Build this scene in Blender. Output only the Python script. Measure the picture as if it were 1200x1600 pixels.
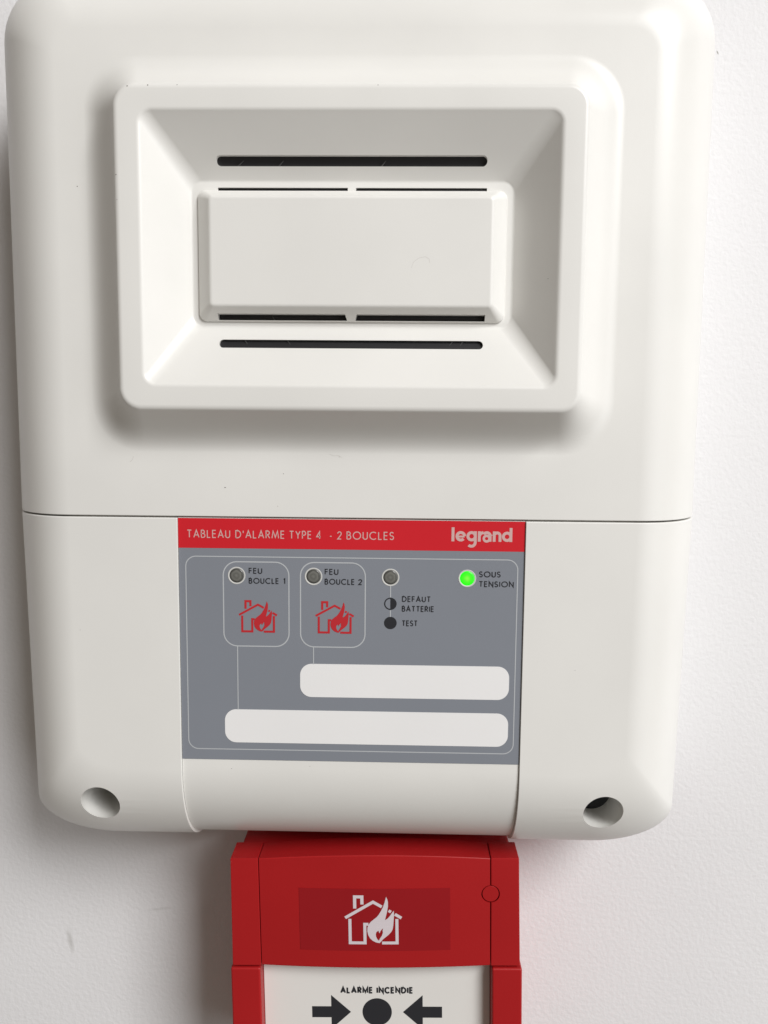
import bpy, bmesh, math, random
from mathutils import Vector, Matrix
from mathutils.geometry import tessellate_polygon

for o in list(bpy.data.objects):
    bpy.data.objects.remove(o)
scene = bpy.context.scene
col = scene.collection
MM = 0.001
EYE = 1.50            # height of the camera above the floor, metres

# ------------------------------------------------------------------ camera
cam_data = bpy.data.cameras.new("camera")
cam = bpy.data.objects.new("camera", cam_data)
col.objects.link(cam)
cam_data.sensor_width = 36.0
cam_data.sensor_fit = 'AUTO'
cam_data.lens = 1250.0 / 1600.0 * 36.0
cam_data.clip_start = 0.01
cam_data.clip_end = 50.0
PITCH, YAW, ROLL = -0.10384743, -0.02220279, 0.00868024
_f = Vector((math.sin(YAW) * math.cos(PITCH), math.cos(YAW) * math.cos(PITCH), math.sin(PITCH)))
_r = _f.cross(Vector((0, 0, 1))).normalized()
_u = _r.cross(_f)
_c, _s = math.cos(ROLL), math.sin(ROLL)
_r2 = _c * _r + _s * _u
_u2 = -_s * _r + _c * _u
cam.matrix_world = Matrix(((_r2.x, _u2.x, -_f.x, 14.7 * MM), (_r2.y, _u2.y, -_f.y, -288 * MM),
                           (_r2.z, _u2.z, -_f.z, EYE), (0, 0, 0, 1)))
scene.camera = cam

# ------------------------------------------------------------------ light
world = bpy.data.worlds.new("World")
scene.world = world
world.use_nodes = True
bg = world.node_tree.nodes["Background"]
bg.inputs[0].default_value = (1.0, 0.87, 0.73, 1)
bg.inputs[1].default_value = 0.155


def area(name, loc, target, sx, sy, power, color):
    d = bpy.data.lights.new(name, 'AREA')
    d.shape = 'RECTANGLE'
    d.size, d.size_y = sx, sy
    d.energy = power
    d.color = color
    o = bpy.data.objects.new(name, d)
    col.objects.link(o)
    o.location = loc
    o.rotation_euler = (Vector(target) - Vector(loc)).to_track_quat('-Z', 'Y').to_euler()
    return o


area("window_light", (1.36, -1.78, EYE + 1.46), (0, 0, EYE), 1.05, 1.05, 68, (1.0, 0.995, 0.99))
area("right_fill_light", (1.60, -1.60, EYE - 0.10), (0, 0, EYE), 1.2, 1.7, 11, (0.95, 0.975, 1.0))  # added soft fill to lift the lower right, not a known window

scene.view_settings.view_transform = 'Standard'
scene.view_settings.look = 'None'
scene.view_settings.exposure = 0.05
scene.view_settings.gamma = 1.0
scene.view_settings.use_curve_mapping = False
try:
    scene.cycles.use_denoising = True
    scene.cycles.max_bounces = 8
except Exception:
    pass


# ------------------------------------------------------------------ materials
def mat(name, color, rough=0.45, spec=0.5, bump=None, var=0.0, specks=0.0, coat=0.0, emit=None, speck_scale=90):
    m = bpy.data.materials.new(name)
    m.use_nodes = True
    nt = m.node_tree
    N, L = nt.nodes, nt.links
    b = N["Principled BSDF"]
    b.inputs["Base Color"].default_value = (*color, 1)
    b.inputs["Roughness"].default_value = rough
    b.inputs["Specular IOR Level"].default_value = spec
    b.inputs["Coat Weight"].default_value = coat
    b.inputs["Coat Roughness"].default_value = 0.155
    tc = N.new("ShaderNodeTexCoord")
    out = None
    if var > 0:
        n = N.new("ShaderNodeTexNoise")
        n.inputs["Scale"].default_value = 22
        n.inputs["Detail"].default_value = 5
        L.new(tc.outputs["Object"], n.inputs["Vector"])
        r = N.new("ShaderNodeMapRange")
        r.inputs["From Min"].default_value = 0.3
        r.inputs["From Max"].default_value = 0.7
        r.inputs["To Min"].default_value = 1 - var
        r.inputs["To Max"].default_value = 1 + var * 0.5
        L.new(n.outputs["Fac"], r.inputs["Value"])
        mx = N.new("ShaderNodeVectorMath")
        mx.operation = 'SCALE'
        mx.inputs[0].default_value = color
        L.new(r.outputs[0], mx.inputs["Scale"])
        out = mx.outputs[0]
        rr = N.new("ShaderNodeMapRange")
        rr.inputs["To Min"].default_value = rough - 0.06
        rr.inputs["To Max"].default_value = rough + 0.06
        L.new(n.outputs["Fac"], rr.inputs["Value"])
        L.new(rr.outputs[0], b.inputs["Roughness"])
    if specks > 0:      # sparse dust and dirt specks
        v = N.new("ShaderNodeTexVoronoi")
        v.inputs["Scale"].default_value = speck_scale
        L.new(tc.outputs["Object"], v.inputs["Vector"])
        wn = N.new("ShaderNodeSeparateColor")
        L.new(v.outputs["Color"], wn.inputs[0])
        lt = N.new("ShaderNodeMath")
        lt.operation = 'MULTIPLY'
        L.new(wn.outputs[0], lt.inputs[0])
        lt.inputs[1].default_value = specks
        cmpn = N.new("ShaderNodeMath")
        cmpn.operation = 'LESS_THAN'
        L.new(v.outputs["Distance"], cmpn.inputs[0])
        L.new(lt.outputs[0], cmpn.inputs[1])
        rare = N.new("ShaderNodeMath")
        rare.operation = 'LESS_THAN'
        L.new(wn.outputs[1], rare.inputs[0])
        rare.inputs[1].default_value = 0.30
        both = N.new("ShaderNodeMath")
        both.operation = 'MULTIPLY'
        L.new(cmpn.outputs[0], both.inputs[0])
        L.new(rare.outputs[0], both.inputs[1])
        half = N.new("ShaderNodeMath")
        half.operation = 'MULTIPLY'
        L.new(both.outputs[0], half.inputs[0])
        half.inputs[1].default_value = 0.6
        mix = N.new("ShaderNodeMix")
        mix.data_type = 'RGBA'
        L.new(half.outputs[0], mix.inputs[0])
        if out is not None:
            L.new(out, mix.inputs[6])
        else:
            mix.inputs[6].default_value = (*color, 1)
        mix.inputs[7].default_value = (0.12, 0.10, 0.085, 1)
        out = mix.outputs[2]
    if out is not None:
        L.new(out, b.inputs["Base Color"])
    if bump:
        prev = None
        for (scale, dist, strength, detail) in bump:
            n = N.new("ShaderNodeTexNoise")
            n.inputs["Scale"].default_value = scale
            n.inputs["Detail"].default_value = detail
            L.new(tc.outputs["Object"], n.inputs["Vector"])
            bp = N.new("ShaderNodeBump")
            bp.inputs["Distance"].default_value = dist
            bp.inputs["Strength"].default_value = strength
            L.new(n.outputs["Fac"], bp.inputs["Height"])
            if prev:
                L.new(prev, bp.inputs["Normal"])
            prev = bp.outputs["Normal"]
        L.new(prev, b.inputs["Normal"])
    if emit:
        b.inputs["Emission Color"].default_value = (*emit[0], 1)
        b.inputs["Emission Strength"].default_value = emit[1]
    return m


M_CASE = mat("off_white_plastic", (0.785, 0.777, 0.748), 0.35, 0.42, bump=[(2600, 0.00003, 0.3, 2)], var=0.035)
M_HIDDEN = mat("inner_plastic", (0.50, 0.48, 0.45), 0.6)
M_DARK = mat("black_plastic", (0.012, 0.012, 0.014), 0.45)
M_HOLE_SHADE = mat("dark_hole_shade", (0.035, 0.04, 0.045), 0.6)  # dark colour painted in for the shade deep in the right screw hole
M_HOLE_SHADE_PALE = mat("olive_hole_shade", (0.15, 0.145, 0.115), 0.6)  # olive tone painted in for the shaded casing plastic in the left hole
M_WIRE = mat("grey_wire", (0.06, 0.06, 0.06), 0.4)
M_LABEL = mat("grey_label_film", (0.230, 0.247, 0.282), 0.33, 0.45, bump=[(1800, 0.00003, 0.3, 2)], var=0.03, specks=0.05)
M_BAND = mat("red_label_film", (0.62, 0.018, 0.028), 0.36, 0.3, bump=[(1800, 0.00003, 0.3, 2)], var=0.03)
M_STRIP = mat("white_paper_strip", (0.85, 0.845, 0.845), 0.5, bump=[(900, 0.00003, 0.3, 3)], var=0.02)
M_PINK = mat("pale_print", (0.62, 0.40, 0.38), 0.5)
M_LINE = mat("light_grey_print", (0.47, 0.49, 0.51), 0.5)
M_INK = mat("black_print", (0.020, 0.021, 0.026), 0.45)
M_REDINK = mat("red_print", (0.50, 0.018, 0.026), 0.5)
M_RING = mat("white_print", (0.60, 0.60, 0.58), 0.45)
M_LED = mat("clear_grey_lens", (0.14, 0.14, 0.125), 0.28, 0.5, coat=0.4)
M_GREEN = mat("lit_green_lens", (0.02, 0.35, 0.01), 0.3, emit=((0.02, 1.0, 0.008), 1.35))
M_RED = mat("red_plastic", (0.39, 0.010, 0.012), 0.43, 0.33, bump=[(1500, 0.00006, 0.5, 3)], var=0.06, specks=0.0)
M_STICK = mat("dark_red_sticker", (0.30, 0.008, 0.012), 0.34, 0.35, bump=[(700, 0.00003, 0.3, 2)], var=0.04)
M_LILAC = mat("white_sticker_print", (0.66, 0.60, 0.63), 0.45)
M_PLATE = mat("white_plate", (0.76, 0.745, 0.715), 0.35, 0.45, var=0.02, specks=0.08)
M_WALL = mat("painted_plaster", (0.785, 0.780, 0.790), 0.62, 0.3,
             bump=[(45, 0.0007, 0.2, 3), (620, 0.0004, 0.42, 3)], var=0.015)




def radial(m, socket, stops):
    """colour that changes from the middle of a small lens to its edge (the die and its cup behind the dome)"""
    nt = m.node_tree
    tc = nt.nodes.new("ShaderNodeTexCoord")
    mp = nt.nodes.new("ShaderNodeMapping")
    mp.inputs["Scale"].default_value = (1 / 0.00216, 0, 1 / 0.00216)
    nt.links.new(tc.outputs["Object"], mp.inputs["Vector"])
    ln = nt.nodes.new("ShaderNodeVectorMath")
    ln.operation = 'LENGTH'
    nt.links.new(mp.outputs[0], ln.inputs[0])
    nz = nt.nodes.new("ShaderNodeTexNoise")
    nz.inputs["Scale"].default_value = 900
    nt.links.new(tc.outputs["Object"], nz.inputs["Vector"])
    ad = nt.nodes.new("ShaderNodeMath")
    ad.operation = 'MULTIPLY_ADD'
    nt.links.new(nz.outputs["Fac"], ad.inputs[0])
    ad.inputs[1].default_value = 0.35
    nt.links.new(ln.outputs["Value"], ad.inputs[2])
    cr = nt.nodes.new("ShaderNodeValToRGB")
    el = cr.color_ramp.elements
    el[0].position, el[0].color = stops[0][0], (*stops[0][1], 1)
    el[1].position, el[1].color = stops[-1][0], (*stops[-1][1], 1)
    for p_, c_ in stops[1:-1]:
        e = el.new(p_)
        e.color = (*c_, 1)
    nt.links.new(ad.outputs[0], cr.inputs[0])
    nt.links.new(cr.outputs[0], nt.nodes["Principled BSDF"].inputs[socket])


radial(M_LED, "Base Color", [(0.15, (0.20, 0.20, 0.185)), (0.5, (0.12, 0.12, 0.11)), (0.8, (0.17, 0.17, 0.155)), (1.1, (0.07, 0.07, 0.065))])
radial(M_GREEN, "Emission Color", [(0.1, (0.22, 1.0, 0.06)), (0.6, (0.05, 1.0, 0.012)), (1.15, (0.008, 0.62, 0.004))])

# ------------------------------------------------------------------ helpers
def P(x, d, z):
    """millimetres: x right, d out from the wall, z up -> metres"""
    return (x * MM, -d * MM, z * MM)


def link(name, me, material, parent=None, smooth=None):
    o = bpy.data.objects.new(name, me)
    col.objects.link(o)
    if material:
        me.materials.clear()
        me.materials.append(material)
    if parent:
        o.parent = parent
    if smooth is not None:
        me.shade_smooth()
        me.set_sharp_from_angle(angle=math.radians(smooth))
    return o


def from_bm(name, bm, material, parent=None, smooth=None, weighted=False):
    bmesh.ops.recalc_face_normals(bm, faces=bm.faces)
    me = bpy.data.meshes.new(name)
    bm.to_mesh(me)
    bm.free()
    o = link(name, me, material, parent, smooth)
    if weighted:
        w = o.modifiers.new("weighted", 'WEIGHTED_NORMAL')
        w.keep_sharp = True
        w.weight = 80
    return o


def rrect(l, r, t, b, rt, rb, n=12):
    pts = []
    bx, bz = rb if isinstance(rb, tuple) else (rb, rb)      # bottom corners may be elliptical
    for cx, cz, rx, rz, a0 in ((r - rt, t - rt, rt, rt, 0), (l + rt, t - rt, rt, rt, 90), (l + bx, b + bz, bx, bz, 180), (r - bx, b + bz, bx, bz, 270)):
        for i in range(n + 1):
            a = math.radians(a0 + 90 * i / n)
            pts.append((cx + rx * math.cos(a), cz + rz * math.sin(a)))
    return pts


def loft(rings, n=12):
    """rings: (l, r, t, b, rt, rb, depth); closed solid, first ring at the back"""
    bm = bmesh.new()
    prev = None
    first = None
    for (l, r, t, b, rt, rb, d) in rings:
        vs = [bm.verts.new(P(x, d, z)) for x, z in rrect(l, r, t, b, rt, rb, n)]
        if prev:
            k = len(vs)
            for i in range(k):
                bm.faces.new((prev[i], prev[(i + 1) % k], vs[(i + 1) % k], vs[i]))
        else:
            first = vs
        prev = vs
    bm.faces.new(prev)
    bm.faces.new(list(reversed(first)))
    bmesh.ops.recalc_face_normals(bm, faces=bm.faces)
    return bm


def cut(bm, co, no, bevel=0.0):
    """keep the side the normal points away from, cap it and soften the new edge"""
    geom = list(bm.verts) + list(bm.edges) + list(bm.faces)
    res = bmesh.ops.bisect_plane(bm, geom=geom, plane_co=co, plane_no=no, clear_outer=True, dist=1e-8)
    edges = [e for e in res["geom_cut"] if isinstance(e, bmesh.types.BMEdge)]
    fill = bmesh.ops.contextual_create(bm, geom=edges)
    bmesh.ops.recalc_face_normals(bm, faces=bm.faces)
    if bevel > 0:
        es = set()
        for f in fill["faces"]:
            es.update(f.edges)
        bmesh.ops.bevel(bm, geom=list(es), offset=bevel * MM, segments=3, profile=0.5, affect='EDGES', clamp_overlap=True)
    return bm


def box_bm(x0, x1, d0, d1, z0, z1, bevel=0.0, seg=2):
    bm = bmesh.new()
    bmesh.ops.create_cube(bm, size=1)
    for v in bm.verts:
        v.co = Vector(P((x0 + x1) / 2 + v.co.x * (x1 - x0), (d0 + d1) / 2 - v.co.y * (d1 - d0), (z0 + z1) / 2 + v.co.z * (z1 - z0)))
    if bevel:
        bmesh.ops.bevel(bm, geom=list(bm.edges), offset=bevel * MM, segments=seg, profile=0.5, affect='EDGES')
    bmesh.ops.recalc_face_normals(bm, faces=bm.faces)
    return bm


def prism_bm(pts, d0, d1):
    bm = bmesh.new()
    a = [bm.verts.new(P(x, d0, z)) for x, z in pts]
    b = [bm.verts.new(P(x, d1, z)) for x, z in pts]
    k = len(pts)
    bm.faces.new(a)
    bm.faces.new(list(reversed(b)))
    for i in range(k):
        bm.faces.new((a[i], b[i], b[(i + 1) % k], a[(i + 1) % k]))
    bmesh.ops.recalc_face_normals(bm, faces=bm.faces)
    return bm


def circle_pts(cx, cz, r, n=48):
    return [(cx + r * math.cos(2 * math.pi * i / n), cz + r * math.sin(2 * math.pi * i / n)) for i in range(n)]


def subtract(o, cutters):
    """apply boolean differences, cutters given as bmeshes"""
    bpy.context.view_layer.update()
    temps = []
    for bm in cutters:
        me = bpy.data.meshes.new("cutter")
        bm.to_mesh(me)
        bm.free()
        c = bpy.data.objects.new("cutter", me)
        col.objects.link(c)
        c.matrix_world = o.matrix_world.copy()
        m = o.modifiers.new("cut", 'BOOLEAN')
        m.operation = 'DIFFERENCE'
        m.solver = 'EXACT'
        m.object = c
        o.modifiers.move(len(o.modifiers) - 1, len(temps))
        temps.append((m.name, c))
    keep = [md for md in o.modifiers if md.type == 'WEIGHTED_NORMAL']
    for md in keep:
        md.show_viewport = False
    bpy.context.view_layer.update()
    dg = bpy.context.evaluated_depsgraph_get()
    me = bpy.data.meshes.new_from_object(o.evaluated_get(dg))
    old = o.data
    o.data = me
    for n, c in temps:
        o.modifiers.remove(o.modifiers[n])
        bpy.data.objects.remove(c)
    for md in keep:
        md.show_viewport = True
    me.materials.clear()
    me.materials.append(old.materials[0])


def finish(o, angle):
    o.data.shade_smooth()
    o.data.set_sharp_from_angle(angle=math.radians(angle))


# --- flat print: ribbons, polygons --------------------------------------
class Print:
    def __init__(self, depth):
        self.v, self.f = [], []
        self.depth = depth
        self.k = 0

    def _d(self, x, z):
        base = self.depth(x, z) if callable(self.depth) else self.depth
        return base + (self.k % 7) * 0.006

    def poly(self, pts, holes=()):
        loops = [[Vector((x, z, 0)) for x, z in pts]] + [[Vector((x, z, 0)) for x, z in h] for h in holes]
        tris = tessellate_polygon(loops)
        flat = [p for lp in loops for p in lp]
        n0 = len(self.v)
        for p in flat:
            self.v.append(P(p.x, self._d(p.x, p.y), p.y))
        for t in tris:
            self.f.append([n0 + i for i in t])
        self.k += 1

    def ribbon(self, pts, w, closed=False):
        pts = [Vector(p) for p in pts]
        n = len(pts)
        n0 = len(self.v)
        for i, p in enumerate(pts):
            a = pts[(i - 1) % n] if (closed or i > 0) else None
            b = pts[(i + 1) % n] if (closed or i < n - 1) else None
            d1 = (p - a).normalized() if a is not None else None
            d2 = (b - p).normalized() if b is not None else None
            if d1 is None:
                d1 = d2
            if d2 is None:
                d2 = d1
            n1 = Vector((-d1.y, d1.x))
            n2 = Vector((-d2.y, d2.x))
            m = (n1 + n2)
            if m.length < 1e-6:
                m = n1
            m.normalize()
            s = min(1 / max(m.dot(n1), 0.25), 3.0) * w / 2
            for sg in (1, -1):
                q = p + m * s * sg
                self.v.append(P(q.x, self._d(q.x, q.y), q.y))
        seg = n if closed else n - 1
        for i in range(seg):
            j = (i + 1) % n
            self.f.append([n0 + 2 * i, n0 + 2 * i + 1, n0 + 2 * j + 1, n0 + 2 * j])
        self.k += 1

    def build(self, name, material, parent):
        bm = bmesh.new()
        vs = [bm.verts.new(c) for c in self.v]
        for f in self.f:
            try:
                bm.faces.new([vs[i] for i in f])
            except ValueError:
                pass
        for f in bm.faces:
            f.normal_update()
            if f.normal.y > 0:
                f.normal_flip()
        me = bpy.data.meshes.new(name)
        bm.to_mesh(me)
        bm.free()
        return link(name, me, material, parent)


def arc(cx, cy, r, a0, a1, n=14, ry=None):
    ry = r if ry is None else ry
    return [(cx + r * math.cos(math.radians(a0 + (a1 - a0) * i / n)), cy + ry * math.sin(math.radians(a0 + (a1 - a0) * i / n))) for i in range(n + 1)]


# geometric capitals as centre lines, cap height 1: (width, strokes); 'c' marks a closed stroke
G = {
    'T': (.56, [[(0, 1), (.56, 1)], [(.28, 1), (.28, 0)]]),
    'A': (.72, [[(0, 0), (.36, 1), (.72, 0)], [(.13, .33), (.59, .33)]]),
    'B': (.50, [[(0, 0), (0, 1), (.2, 1)] + arc(.2, .77, .23, 90, -90) + [(0, .54)], [(.2, .54)] + arc(.23, .27, .27, 90, -90) + [(0, 0)]]),
    'L': (.40, [[(0, 1), (0, 0), (.40, 0)]]),
    'E': (.44, [[(.44, 1), (0, 1), (0, 0), (.44, 0)], [(0, .53), (.42, .53)]]),
    'F': (.42, [[(.42, 1), (0, 1), (0, 0)], [(0, .53), (.40, .53)]]),
    'U': (.56, [[(0, 1), (0, .28)] + arc(.28, .28, .28, 180, 360) + [(.56, 1)]]),
    'D': (.68, [[(0, 0), (0, 1), (.2, 1)] + arc(.2, .5, .48, 90, -90, 20, .5) + [(0, 0)]]),
    "'": (.06, [[(.03, 1), (.03, .68)]]),
    'R': (.50, [[(0, 0), (0, 1), (.2, 1)] + arc(.2, .74, .26, 90, -90) + [(0, .48)], [(.2, .48), (.5, 0)]]),
    'M': (.92, [[(0, 0), (.15, 1), (.46, .12), (.77, 1), (.92, 0)]]),
    'm': (.74, [[(0, 0), (0, 1), (.37, .12), (.74, 1), (.74, 0)]]),
    'Y': (.62, [[(0, 1), (.31, .47), (.62, 1)], [(.31, .47), (.31, 0)]]),
    'P': (.48, [[(0, 0), (0, 1), (.2, 1)] + arc(.2, .73, .27, 90, -90) + [(0, .46)]]),
    '4': (.58, [[(.44, 0), (.44, 1), (0, .27), (.58, .27)]]),
    '-': (.30, [[(0, .36), (.30, .36)]]),
    '2': (.52, [arc(.26, .73, .26, 175, -38) + [(0, 0), (.52, 0)]]),
    '1': (.18, [[(0, .86), (.18, 1), (.18, 0)]]),
    'O': (.98, [('c', arc(.49, .5, .49, 0, 345, 23, .5))]),
    'C': (.84, [arc(.49, .5, .49, 48, 312, 22, .5)]),
    'c': (.72, [arc(.40, .5, .40, 42, 318, 22, .5)]),
    'S': (.48, [arc(.24, .75, .22, 25, 262, 14, .25) + arc(.24, .25, .24, 82, -155, 14, .25)]),
    'N': (.64, [[(0, 0), (0, 1), (.64, 0), (.64, 1)]]),
    'I': (.02, [[(.01, 1), (.01, 0)]]),
}


def text(pr, s, x0, x1, base, h, sw, gap=.33):
    """one word fitted between x0 and x1 on a base line"""
    total = 0
    for i, ch in enumerate(s):
        total += G[ch][0]
        if i < len(s) - 1:
            total += gap
    sx = (x1 - x0 - sw) / max(total, 1e-6) if total > 0.1 else h
    x = x0 + sw / 2
    for ch in s:
        w, strokes = G[ch]
        for st in strokes:
            closed = isinstance(st, tuple)
            pts = st[1] if closed else st
            pr.ribbon([(x + a * sx, base + sw / 2 + b * (h - sw)) for a, b in pts], sw, closed)
        x += (w + gap) * sx


# pictogram of a house with a flame, in its own units (u right, v down)
FLAME = [(770, 240), (788, 280), (796, 320), (795, 380), (780, 460), (764, 520), (750, 572), (785, 552), (820, 515), (850, 470), (878, 438),
         (881, 500), (874, 580), (868, 650), (858, 705), (838, 742), (800, 782), (750, 822), (715, 850), (690, 880), (668, 902),
         (620, 893), (570, 868), (530, 830), (506, 785), (495, 730), (498, 680), (515, 635), (545, 598), (590, 562), (630, 532),
         (665, 490), (695, 440), (725, 385), (748, 320)]
FLAME_HOLE = [(722, 688), (714, 720), (718, 755), (700, 800), (676, 832), (660, 868), (636, 845), (618, 805), (616, 770), (626, 742), (655, 722),
              (660, 745), (672, 760), (680, 735), (698, 710)]
HOUSE = [([(180, 543), (582, 315), (706, 384)], 44, False), ([(803, 438), (838, 458)], 42, False), ([(893, 490), (986, 545)], 44, False),
         ([(320, 408), (320, 242), (424, 242), (424, 350)], 46, False),
         ([(247, 556), (247, 900), (460, 900), (460, 632), (512, 632)], 44, False),
         ([(704, 900), (920, 900), (920, 556)], 44, False)]


def pictogram(pr, cx, base, su, sv, thick=1.0):
    def T(p):
        return (cx + (p[0] - 582) * su, base + (920 - p[1]) * sv)
    for pts, w, c in HOUSE:
        pr.ribbon([T(p) for p in pts], w * su * thick, c)
    pr.poly([T(p) for p in FLAME], [[T(p) for p in FLAME_HOLE]])


def thing(name, label, cat, loc, roty=0.0):
    o = bpy.data.objects.new(name, None)
    o.empty_display_size = 0.03
    col.objects.link(o)
    o.location = loc
    o.rotation_euler = (0, roty, 0)
    o["label"] = label
    o["category"] = cat
    return o


# ================================================================== the wall
bm = bmesh.new()
vs = [bm.verts.new(p) for p in ((-1.6, 0.0, 0.0), (1.6, 0.0, 0.0), (1.6, 0.0, 2.7), (-1.6, 0.0, 2.7),
                                (-1.6, 0.12, 0.0), (1.6, 0.12, 0.0), (1.6, 0.12, 2.7), (-1.6, 0.12, 2.7))]
for f in ((0, 1, 2, 3), (5, 4, 7, 6), (4, 0, 3, 7), (1, 5, 6, 2), (3, 2, 6, 7), (4, 5, 1, 0)):
    bm.faces.new([vs[i] for i in f])
wall = from_bm("wall", bm, M_WALL)
nt = M_WALL.node_tree             # two faint scuffs on the paint
b_ = nt.nodes["Principled BSDF"]
src = b_.inputs["Base Color"].links[0].from_socket
tc_ = nt.nodes.new("ShaderNodeTexCoord")
for (sx_, sz_, ang, wx, wz, amt) in ((-0.1117, EYE - 0.1983, -0.17, 0.0013, 0.0062, 0.30), (0.1199, EYE + 0.1276, -0.5, 0.0003, 0.0009, 0.85), (-0.0765, EYE - 0.1843, 1.45, 0.0008, 0.006, 0.14)):
    mp = nt.nodes.new("ShaderNodeMapping")
    mp.vector_type = 'TEXTURE'
    mp.inputs["Location"].default_value = (sx_, 0, sz_)
    mp.inputs["Rotation"].default_value = (0, ang, 0)
    mp.inputs["Scale"].default_value = (wx, 1, wz)
    nt.links.new(tc_.outputs["Object"], mp.inputs["Vector"])
    ln = nt.nodes.new("ShaderNodeVectorMath")
    ln.operation = 'LENGTH'
    nt.links.new(mp.outputs[0], ln.inputs[0])
    mr = nt.nodes.new("ShaderNodeMapRange")
    mr.inputs["From Min"].default_value = 0.3
    mr.inputs["From Max"].default_value = 1.0
    mr.inputs["To Min"].default_value = amt
    mr.inputs["To Max"].default_value = 0.0
    nt.links.new(ln.outputs["Value"], mr.inputs["Value"])
    mx = nt.nodes.new("ShaderNodeMix")
    mx.data_type = 'RGBA'
    nt.links.new(mr.outputs[0], mx.inputs[0])
    nt.links.new(src, mx.inputs[6])
    mx.inputs[7].default_value = (0.22, 0.21, 0.17, 1)
    src = mx.outputs[2]
nt.links.new(src, b_.inputs["Base Color"])
wall["kind"] = "structure"
wall["label"] = "white painted plaster wall with fine roller texture"

# ================================================================== alarm panel
panel = thing("alarm_panel", "large off-white plastic fire alarm panel with raised sounder and grey label", "alarm panel", (0, -0.0003, EYE))

HW, TOP, BOT = 106.4, 132.5, -134.4       # outline half width, top, bottom
FACE = 58.0                                # distance of the flat face from the wall
AS, AT, AB, BD = 24.0, 24.0, 32.0, 30.0    # side, top, bottom roll widths and their depth


def shell_rings(sink=0.0, steps=18):
    """outer skin of the housing from the wall to the flat face"""
    out = []
    rings = [(0.0, -0.6)] + [((FACE - BD) * k / 3.0, -0.6 + 0.2 * k) for k in (1, 2)]
    for d, ins in rings:
        i = ins + sink
        out.append((-HW + i, HW - i, TOP - i, BOT + i, 20, (28, 13), max(d, 0)))
    for k in range(steps + 1):
        a = math.radians(90 * (1 - k / steps))
        q = 1 - math.sin(a)
        d = FACE - BD * (1 - math.cos(a)) - sink
        out.append((-HW + AS * q + sink, HW - AS * q - sink, TOP - AT * q - sink, BOT + AB * q + sink,
                    max(20 - 13 * q, 4), (28 - 14 * q, 13 - 5 * q), d))
    return out


# --- upper cover with the sounder horn
rings = shell_rings()
CXT, CXB = 89.95, 4.35          # rim top and bottom
RX = 63.0
W = 11.6
H = 10.0
for k in range(0, 15):
    t = k / 14.0
    o = W * (1 - t)
    h = H * t ** 2.0
    rings.append((-RX - o, RX + o, CXT + o, CXB - o, 6 + o * 0.75, 6 + o * 0.75, FACE + h))
for o, h in ((-0.25, 10.4), (-0.6, 10.7), (-1.1, 10.9), (-1.7, 11.0)):
    rings.append((-RX - o, RX + o, CXT + o, CXB - o, 6 + o, 6 + o, FACE + h))
RIM = FACE + 11.0
IX, IT, IB = 55.4, 82.6, 11.9
for o, d in ((1.2, RIM), (0.65, RIM - 0.08), (0.2, RIM - 0.3), (-0.15, RIM - 0.62)):
    rings.append((-IX - o, IX + o, IT + o, IB - o, 3.0 + o, 3.0 + o, d))
FX, FT, FB, FL = 44.6, 67.8, 28.3, 59.0
for o, d in ((0.5, FL + 0.42), (0.2, FL + 0.14), (-0.2, FL + 0.02), (-0.5, FL)):
    rings.append((-FX - o, FX + o, FT + o, FB - o, 3.0 + o, 3.0 + o, d))
bm = loft(rings)
SEAM = -26.05
cut(bm, P(0, 0, SEAM + 0.24), (0, 0, -1), 0.25)
cover = from_bm("upper_cover", bm, M_CASE, panel, weighted=True)


def stadium(x0, x1, z0, z1):
    r = (z1 - z0) / 2
    return [(x1 - r + r * math.cos(math.radians(a)), (z0 + z1) / 2 + r * math.sin(math.radians(a))) for a in range(-90, 91, 15)] + \
           [(x0 + r + r * math.cos(math.radians(a)), (z0 + z1) / 2 + r * math.sin(math.radians(a))) for a in range(90, 271, 15)]


SLOT_T = (71.05, 73.5)
SLOT_B = (22.0, 24.4)
THIN_T = (64.95, 66.05)
THIN_B = (29.9, 31.5)


def thin_cutters(d0, d1):
    res = []
    for (z0, z1), e in ((THIN_T, 0.0), (THIN_B, 0.45)):
        for s in (-1, 1):
            pts = [(37.2, z0), (37.2, z1), (1.15 + e, z1), (1.15, z0)]
            res.append(prism_bm([(s * x, z) for x, z in pts], d0, d1))
    return res


cutters = [prism_bm(stadium(-36.9, 36.9, *SLOT_T), 50, 72), prism_bm(stadium(-36.7, 36.7, *SLOT_B), 50, 72)] + thin_cutters(50, 70)
subtract(cover, cutters)
finish(cover, 32)

# --- louvre block in the middle of the horn
bm = loft([(-42.7, 42.7, 65.2, 29.6, 2.2, 2.2, FL - 1.5), (-42.7, 42.7, 65.2, 29.6, 2.2, 2.2, FL + 0.5),
           (-42.5, 42.5, 65.0, 29.8, 2.0, 2.0, FL + 0.9),
           (-39.1, 39.1, 62.75, 32.9, 1.2, 1.2, FL + 4.5), (-38.8, 38.8, 62.5, 33.15, 1.0, 1.0, FL + 4.8),
           (-38.35, 38.35, 62.1, 33.55, 0.8, 0.8, FL + 4.98), (-37.9, 37.9, 61.7, 33.95, 0.7, 0.7, FL + 5.0)], 8)
block = from_bm("louvre_block", bm, M_CASE, panel, weighted=True)
subtract(block, thin_cutters(50, 70))
finish(block, 30)

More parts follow.
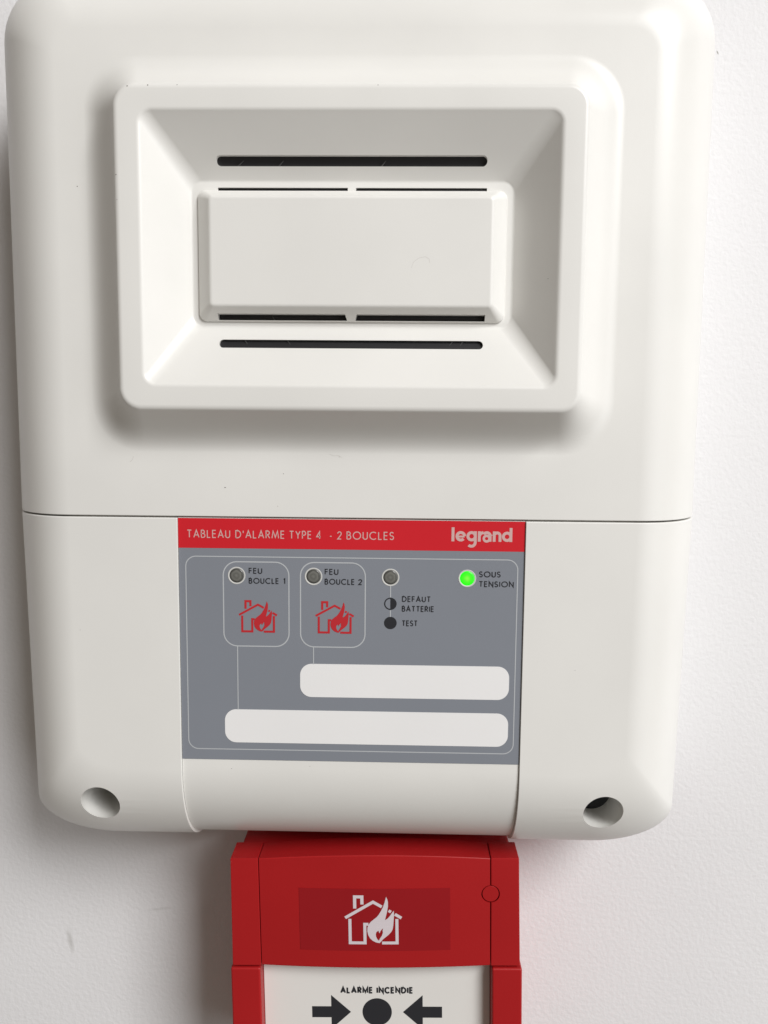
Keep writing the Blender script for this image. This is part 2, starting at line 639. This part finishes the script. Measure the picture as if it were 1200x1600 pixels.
# --- what shows through the slots
bm = bmesh.new()
sec = [(79.0, 65.0), (68.6, 58.5), (66.8, 58.2), (64.0, 58.6), (33.0, 58.6), (28.4, 58.2), (27.6, 58.4), (16.0, 65.2), (16.0, 54.0), (79.0, 54.0)]
ends = [[bm.verts.new(P(x, d, z)) for z, d in sec] for x in (-40, 40)]
for k in range(len(sec)):
    bm.faces.new((ends[0][k], ends[0][(k + 1) % len(sec)], ends[1][(k + 1) % len(sec)], ends[1][k]))
bm.faces.new(ends[0])
bm.faces.new(list(reversed(ends[1])))
back = from_bm("sounder_backing", bm, M_DARK, panel)
for (x, z, dx) in ((-19, 72.2, 2.2), (-30, 72.2, 2.6), (9, 72.2, 2.0), (-22, 30.6, -0.8), (27.5, 23.2, 1.8), (30.5, 23.2, 1.5), (-17, 23.2, -1.6), (-29, 23.2, -1.5)):
    hh = 0.6 if 26 < z < 40 else 1.1
    pts = [(x - dx / 2 - .12, z - hh), (x - dx / 2 + .12, z - hh), (x + dx / 2 + .12, z + hh), (x + dx / 2 - .12, z + hh)]
    dd = 60.9 if z > 70 else (60.9 if z < 25 else 58.6)
    from_bm("wire", prism_bm(pts, dd - 3, dd + 0.1), M_WIRE, back)

# --- lower housing: two screw wings and the centre door
core = loft([(r[0] + 4.6, r[1] - 4.6, r[2] - 2, r[3] + 2, r[4], r[5], max(r[6] - 1.6, 0.2)) for r in shell_rings(0.0, 10)])
cut(core, P(0, 0, -18), (0, 0, 1))
inner = from_bm("inner_frame", core, M_HIDDEN, panel)
subtract(inner, [prism_bm(circle_pts(76.6 * s, -115.0, 6.4, 40), 2, 70) for s in (-1, 1)])
finish(inner, 30)

for s in (-1, 1):
    bm = loft(shell_rings())
    cut(bm, P(0, 0, SEAM - 0.24), (0, 0, 1), 0.38)
    cut(bm, P(50.57 * s, 0, 0), (-s, 0, 0), 0.2)
    for v in bm.verts:        # the lower housing narrows towards its bottom
        k = max(abs(v.co.x) / MM - 50.64, 0) / (HW - 50.64)
        v.co.x -= s * 2.3 * MM * k * max(SEAM - v.co.z / MM, 0) / 108.0
    w = from_bm("side_wing", bm, M_CASE, panel, weighted=True)
    subtract(w, [prism_bm(circle_pts(76.6 * s, -115.0, 6.1, 64), 3, 70)])
    finish(w, 32)
    from_bm("hole_shade_plug", prism_bm(circle_pts(76.6 * s, -115.0, 6.08, 48), 3.2, 40.0 if s > 0 else 35.0), M_HOLE_SHADE if s > 0 else M_HOLE_SHADE_PALE, w)  # added plug, its dark colour stands in for shade inside the hole
    w["label"] = "left lower wing with round screw hole" if s < 0 else "right lower wing with round screw hole"

bm = loft(shell_rings(0.7))
cut(bm, P(0, 0, SEAM - 0.12), (0, 0, 1), 0.1)
cut(bm, P(-50.5, 0, 0), (-1, 0, 0), 0.12)
cut(bm, P(50.5, 0, 0), (1, 0, 0), 0.12)
door = from_bm("centre_door", bm, M_CASE, panel, 32, weighted=True)

# --- grey control label
LD = FACE - 0.7
label = from_bm("control_label", box_bm(-50.42, 50.42, LD - 0.3, LD + 0.16, -99.3, -26.4, 0.06, 1), M_LABEL, panel)
label["label"] = "grey control label with red title band"
from_bm("title_band", box_bm(-50.44, 50.44, LD + 0.1, LD + 0.185, -35.15, -26.38), M_BAND, label)
PD = LD + 0.20            # depth of the print on the grey film
PB = LD + 0.22            # depth of the print on the red band

pr = Print(PD)
SWL = 0.30
pr.ribbon(rrect(-48.4, 48.6, -37.6, -96.0, 3.0, 3.0, 10), SWL, True)
pr.ribbon(rrect(-37.4, -18.1, -39.1, -64.3, 4.0, 4.0, 10), SWL + .06, True)
pr.ribbon(rrect(-14.7, 4.3, -39.05, -64.25, 4.0, 4.0, 10), SWL + .06, True)
pr.ribbon([(-33.4, -64.45), (-33.4, -83.7)], SWL)
pr.ribbon([(-10.88, -64.4), (-10.88, -69.5)], SWL)
pr.ribbon([(11.7, -45.6), (11.7, -49.1)], SWL)
pr.ribbon([(11.7, -52.9), (11.7, -54.9)], SWL)
pr.build("outline", M_LINE, label)

for (l, r, t, b) in ((-14.85, 46.9, -69.4, -79.5), (-37.4, 46.95, -83.65, -93.85)):
    from_bm("name_strip", prism_bm(rrect(l, r, t, b, 3.4, 3.4, 10), LD + 0.1, LD + 0.215), M_STRIP, label)

pr = Print(PB)
for w_, a, b in (("TABLEAU", -47.9, -35.2), ("D'ALARME", -33.7, -19.3), ("TYPE", -17.95, -11.45), ("4", -10.1, -8.65), ("-", -6.2, -5.45), ("2", -3.95, -2.65), ("BOUCLES", -1.25, 12.55)):
    text(pr, w_, a, b, -32.17, 2.40, 0.285)
pr.build("title_lettering", M_PINK, label)

pr = Print(PB)
U = 17.56 / 815.0


def LP(pts):
    return [(29.2 + (a - 130) * U, -32.32 + b * U) for a, b in pts]


SWG = 39 * U
pr.ribbon(LP([(150, 0), (150, 190)]), SWG)
pr.ribbon(LP(arc(255, 70, 51, 2, 318, 22)), SWG)
pr.ribbon(LP([(206, 66), (305, 66)]), 26 * U)
pr.ribbon(LP(arc(400, 72, 50, 0, 345, 23)), SWG, True)
pr.ribbon(LP([(450, 140), (450, -10)] + arc(398, -12, 52, 0, -135, 12)), SWG)
pr.ribbon(LP([(503, 0), (503, 140)]), SWG)
pr.ribbon(LP(arc(556, 70, 51, 170, 88, 8)), SWG)
pr.ribbon(LP([(648, 0), (648, 82)] + arc(604, 82, 44, 0, 155, 12, 40)), SWG)
pr.ribbon(LP(arc(602, 42, 38, 0, 345, 20)), 33 * U, True)
pr.ribbon(LP([(703, 0), (703, 140)]), SWG)
pr.ribbon(LP(arc(742, 82, 39, 175, 0, 12) + [(781, 0)]), SWG)
pr.ribbon(LP(arc(875, 70, 50, 0, 345, 23)), SWG, True)
pr.ribbon(LP([(926, 0), (926, 190)]), SWG)
pr.build("maker_lettering", M_PINK, label)

pr = Print(PD)
CH, SW = 1.78, 0.30
for w_, a, b, z in (("FEU", -29.9, -25.9, -42.62), ("BOUCLE", -29.9, -21.0, -45.58), ("1", -19.75, -19.15, -45.58),
                    ("FEU", -7.6, -3.55, -42.64), ("BOUCLE", -7.6, 1.2, -45.56), ("2", 2.25, 3.4, -45.56),
                    ("DEFAUT", 15.05, 23.5, -50.42), ("BATTERIE", 15.05, 24.5, -53.32), ("TEST", 15.1, 19.75, -57.64),
                    ("SOUS", 37.4, 43.7, -42.8), ("TENSION", 37.4, 47.55, -45.68)):
    text(pr, w_, a, b, z, CH, SW)
pr.ribbon(circle_pts(11.7, -51.0, 1.66, 32), 0.34, True)
pr.poly([(11.7, -51.0 - 1.6)] + [(11.7 + 1.6 * math.cos(math.radians(a)), -51.0 + 1.6 * math.sin(math.radians(a))) for a in range(-80, 81, 10)] + [(11.7, -51.0 + 1.6)])
pr.poly(circle_pts(11.75, -56.72, 1.85, 36))
pr.build("black_lettering", M_INK, label)

for cx in (-27.25, -4.65):
    pr = Print(PD)
    pictogram(pr, cx, -60.12, 11.2 / 805, 8.65 / 628, 1.0)
    pr.build("fire_house_symbol", M_REDINK, label)

# --- indicator lights
for i, x in enumerate((-33.45, -10.87, 11.65, 34.0)):
    ring = bmesh.new()
    prof = [(2.58, PD - 0.05), (2.58, PD + 0.03), (2.5, PD + 0.06), (2.28, PD + 0.06), (2.12, PD - 0.05)]
    vv = [[ring.verts.new(P(x + r * math.cos(2 * math.pi * k / 40), d, -43.18 + r * math.sin(2 * math.pi * k / 40))) for k in range(40)] for r, d in prof]
    for a in range(len(prof)):
        for k in range(40):
            A, B = vv[a], vv[(a + 1) % len(prof)]
            ring.faces.new((A[k], A[(k + 1) % 40], B[(k + 1) % 40], B[k]))
    light = from_bm("indicator_light", ring, M_RING, panel, 40)
    lens = bmesh.new()
    prof = [(2.16, PD - 0.1), (2.14, PD - 0.02), (2.0, PD + 0.08), (1.7, PD + 0.16), (1.2, PD + 0.22), (0.6, PD + 0.25)]
    vv = [[lens.verts.new(P(r * math.cos(2 * math.pi * k / 32), d - PD, r * math.sin(2 * math.pi * k / 32))) for k in range(32)] for r, d in prof]
    for a in range(len(prof) - 1):
        for k in range(32):
            lens.faces.new((vv[a][k], vv[a][(k + 1) % 32], vv[a + 1][(k + 1) % 32], vv[a + 1][k]))
    lens.faces.new(vv[-1])
    lens.faces.new(list(reversed(vv[0])))
    lens_o = from_bm("lens", lens, M_GREEN if i == 3 else M_LED, light, 60)
    lens_o.location = P(x, PD, -43.18)
    light["label"] = "lit green power indicator" if i == 3 else "unlit grey indicator"

# --- a few specks of dirt stuck to the front
rnd = random.Random(11)
bm = bmesh.new()
for x, z, d, r in ((-58.6, 88.9, 68.8, .22), (-53.2, 89.1, 68.78, .26), (-45.4, 89.2, 68.75, .16), (7.3, 89.1, 68.78, .22), (-62.1, 66.5, 68.8, .2), (-62.0, 60.0, 68.82, .13),
                   (-76.9, 66.6, 58, .2), (-36.4, -17.3, 58, .24), (-19.5, -13.2, 58, .16), (-21.2, -22.6, 58, .14), (-3.4, -8.2, 58, .12), (-66.5, 34.0, 58.6, .16),
                   (22.0, 34.6, 63.9, .15), (-24.0, 35.2, 63.9, .14), (52.9, 40.0, 69, .12), (-35.6, -102.2, 57.25, .16), (30.0, -4.0, 58, .10), (-80.0, -60.0, 58, .12),
                   (66.0, -70.0, 58, .12), (-12.0, -101.0, 57.3, .10), (-52.0, -3.0, 58, .15)):
    n = 7
    vs = []
    for k in range(n):
        q = r * (0.6 + 0.8 * rnd.random())
        vs.append((x + q * math.cos(6.283 * k / n), z + q * 0.7 * math.sin(6.283 * k / n)))
    lo = [bm.verts.new(P(a, d - 0.05, b)) for a, b in vs]
    hi = [bm.verts.new(P(x + (a - x) * .7, d + 0.06, z + (b - z) * .7)) for a, b in vs]
    for k in range(n):
        bm.faces.new((lo[k], lo[(k + 1) % n], hi[(k + 1) % n], hi[k]))
    bm.faces.new(hi)
M_DIRT = mat("brown_dirt", (0.10, 0.085, 0.07), 0.9, 0.1)
dirt = from_bm("dirt_specks", bm, M_DIRT, panel)
dirt["kind"] = "stuff"

# --- hair-thin scratches
M_HAIR = mat("scratch_mark", (0.62, 0.60, 0.57), 0.55)
pr = Print(FL + 5.02)
pr.ribbon([(16.6, 43.6), (17.2, 45.2), (18.6, 46.2), (20.4, 46.6), (21.4, 46.0), (21.6, 45.0)], 0.08)
pr.build("scratch", M_HAIR, block)
for pts, w_ in (([(-6.2, -7.4), (-5.0, -7.9), (-3.6, -7.8), (-2.6, -8.4)], 0.12), ([(-64.0, -10.2), (-63.2, -9.5), (-62.9, -8.6)], 0.12)):
    pr = Print(FACE + 0.02)
    pr.ribbon(pts, w_)
    pr.build("scratch", M_HAIR, cover)

# ================================================================== call point
call = thing("call_point", "red manual fire alarm call point mounted just below the white panel", "call point",
             (7.0 * MM, -0.0003, EYE - 138.4 * MM), -math.radians(1.25))
CF = 42.0                     # distance of the front from the wall


def bulge(x):
    return 1.5 * (1 - (x / 37.5) ** 2)


from_bm("back_box", box_bm(-45.2, 45.2, 0.0, 33.0, -93.5, -0.6, 1.2, 3), M_RED, call, 40)

# front cover: a section swept along x, arched on top and bulging in the middle
bm = bmesh.new()
prev = None
NX = 30
for i in range(NX + 1):
    x = -37.45 + 74.9 * i / NX
    f = CF + bulge(x)
    t = 1.9 * (1 - (x / 37.5) ** 2)
    sec = [(31.5, -36.9), (f - 0.5, -36.9), (f - 0.15, -36.75), (f, -36.4), (f, t - 0.35), (f - 0.05, t - 0.16), (f - 0.16, t - 0.04), (f - 0.35, t), (31.5, t - 0.3)]
    vs = [bm.verts.new(P(x, d, z)) for d, z in sec]
    if prev:
        for k in range(len(sec)):
            bm.faces.new((prev[k], prev[(k + 1) % len(sec)], vs[(k + 1) % len(sec)], vs[k]))
    else:
        bm.faces.new(vs)
    prev = vs
bm.faces.new(list(reversed(prev)))
front = from_bm("front_cover", bm, M_RED, call, weighted=True)
bpy.context.view_layer.update()
PX, PZ = 37.6, -12.05
subtract(front, [prism_bm(circle_pts(PX, PZ, 3.0, 40), 40.0, 50)])
finish(front, 35)

caps = {}
for s in (-1, 1):
    x0, x1 = (-46.8, -37.72) if s < 0 else (37.72, 46.8)
    bm = box_bm(x0, x1, 31.5, CF + (0.0 if s > 0 else 0.1), -37.0, 0.1, 0.35, 2)
    for v in bm.verts:        # slight draft towards the bottom
        if abs(v.co.x) > 0.042:
            v.co.x += math.copysign(0.0004 * (-v.co.z / 0.037), v.co.x)
    cap = from_bm("side_cap", bm, M_RED, call, weighted=True)
    if s > 0:
        subtract(cap, [prism_bm(circle_pts(PX, PZ, 3.0, 40), 40.0, 50)])
    finish(cap, 35)
bm = loft([(PX - r, PX + r, PZ + r, PZ - r, r, r, d) for r, d in ((2.66, 39.0), (2.66, CF - 0.12), (2.6, CF - 0.05))], 8)
from_bm("key_plug", bm, M_RED, call, 40)

# sticker following the bulge of the cover
bm = bmesh.new()
prev = None
for i in range(21):
    x = -24.5 + 49.0 * i / 20
    f = CF + bulge(x)
    vs = [bm.verts.new(P(x, f - 0.2, -9.4)), bm.verts.new(P(x, f + 0.1, -9.4)), bm.verts.new(P(x, f + 0.1, -30.7)), bm.verts.new(P(x, f - 0.2, -30.7))]
    if prev:
        for k in range(4):
            bm.faces.new((prev[k], prev[(k + 1) % 4], vs[(k + 1) % 4], vs[k]))
    else:
        bm.faces.new(vs)
    prev = vs
bm.faces.new(list(reversed(prev)))
sticker = from_bm("sticker", bm, M_STICK, call, 40)
sticker["label"] = "dark red sticker with white burning house symbol"
pr = Print(lambda x, z: CF + bulge(x) + 0.15)
pictogram(pr, -0.5, -28.4, 18.23 / 805, 15.1 / 628, 1.0)
pr.build("fire_house_symbol", M_LILAC, sticker)

# lower frame and white operating plate
for s in (-1, 1):
    x0, x1 = (-47.9, -38.0) if s < 0 else (38.0, 47.9)
    rail = from_bm("side_rail", box_bm(x0, x1, 31.5, CF + 0.3, -94.5, -37.75, 0.7, 3), M_RED, call, weighted=True)
    finish(rail, 40)
rail = from_bm("bottom_rail", box_bm(-37.9, 37.9, 31.5, CF + 0.2, -94.4, -86.0, 0.7, 3), M_RED, call, weighted=True)
finish(rail, 40)
plate = from_bm("operating_plate", box_bm(-37.9, 37.9, 33.1, 37.0, -85.9, -34.0, 0.1, 1), M_PLATE, call)
plate["label"] = "white plate with black arrows pointing at a black dot"
pr = Print(37.04)
text(pr, "ALARmE", -12.3, -1.2, -50.55, 2.42, 0.58, .36)
text(pr, "INcENDIE", -0.1, 12.3, -50.55, 2.42, 0.58, .39)
pr.build("alarm_lettering", M_INK, plate)
pr = Print(37.04)
pr.poly(circle_pts(0.05, -57.2, 4.95, 56))
for s in (-1, 1):
    pr.poly([(s * a, -57.2 + b) for a, b in ((21.9, -2.0), (21.9, 2.0), (15.4, 2.0), (15.4, 6.1), (8.75, 0), (15.4, -6.1), (15.4, -2.0))])
pr.build("press_symbol", M_INK, plate)
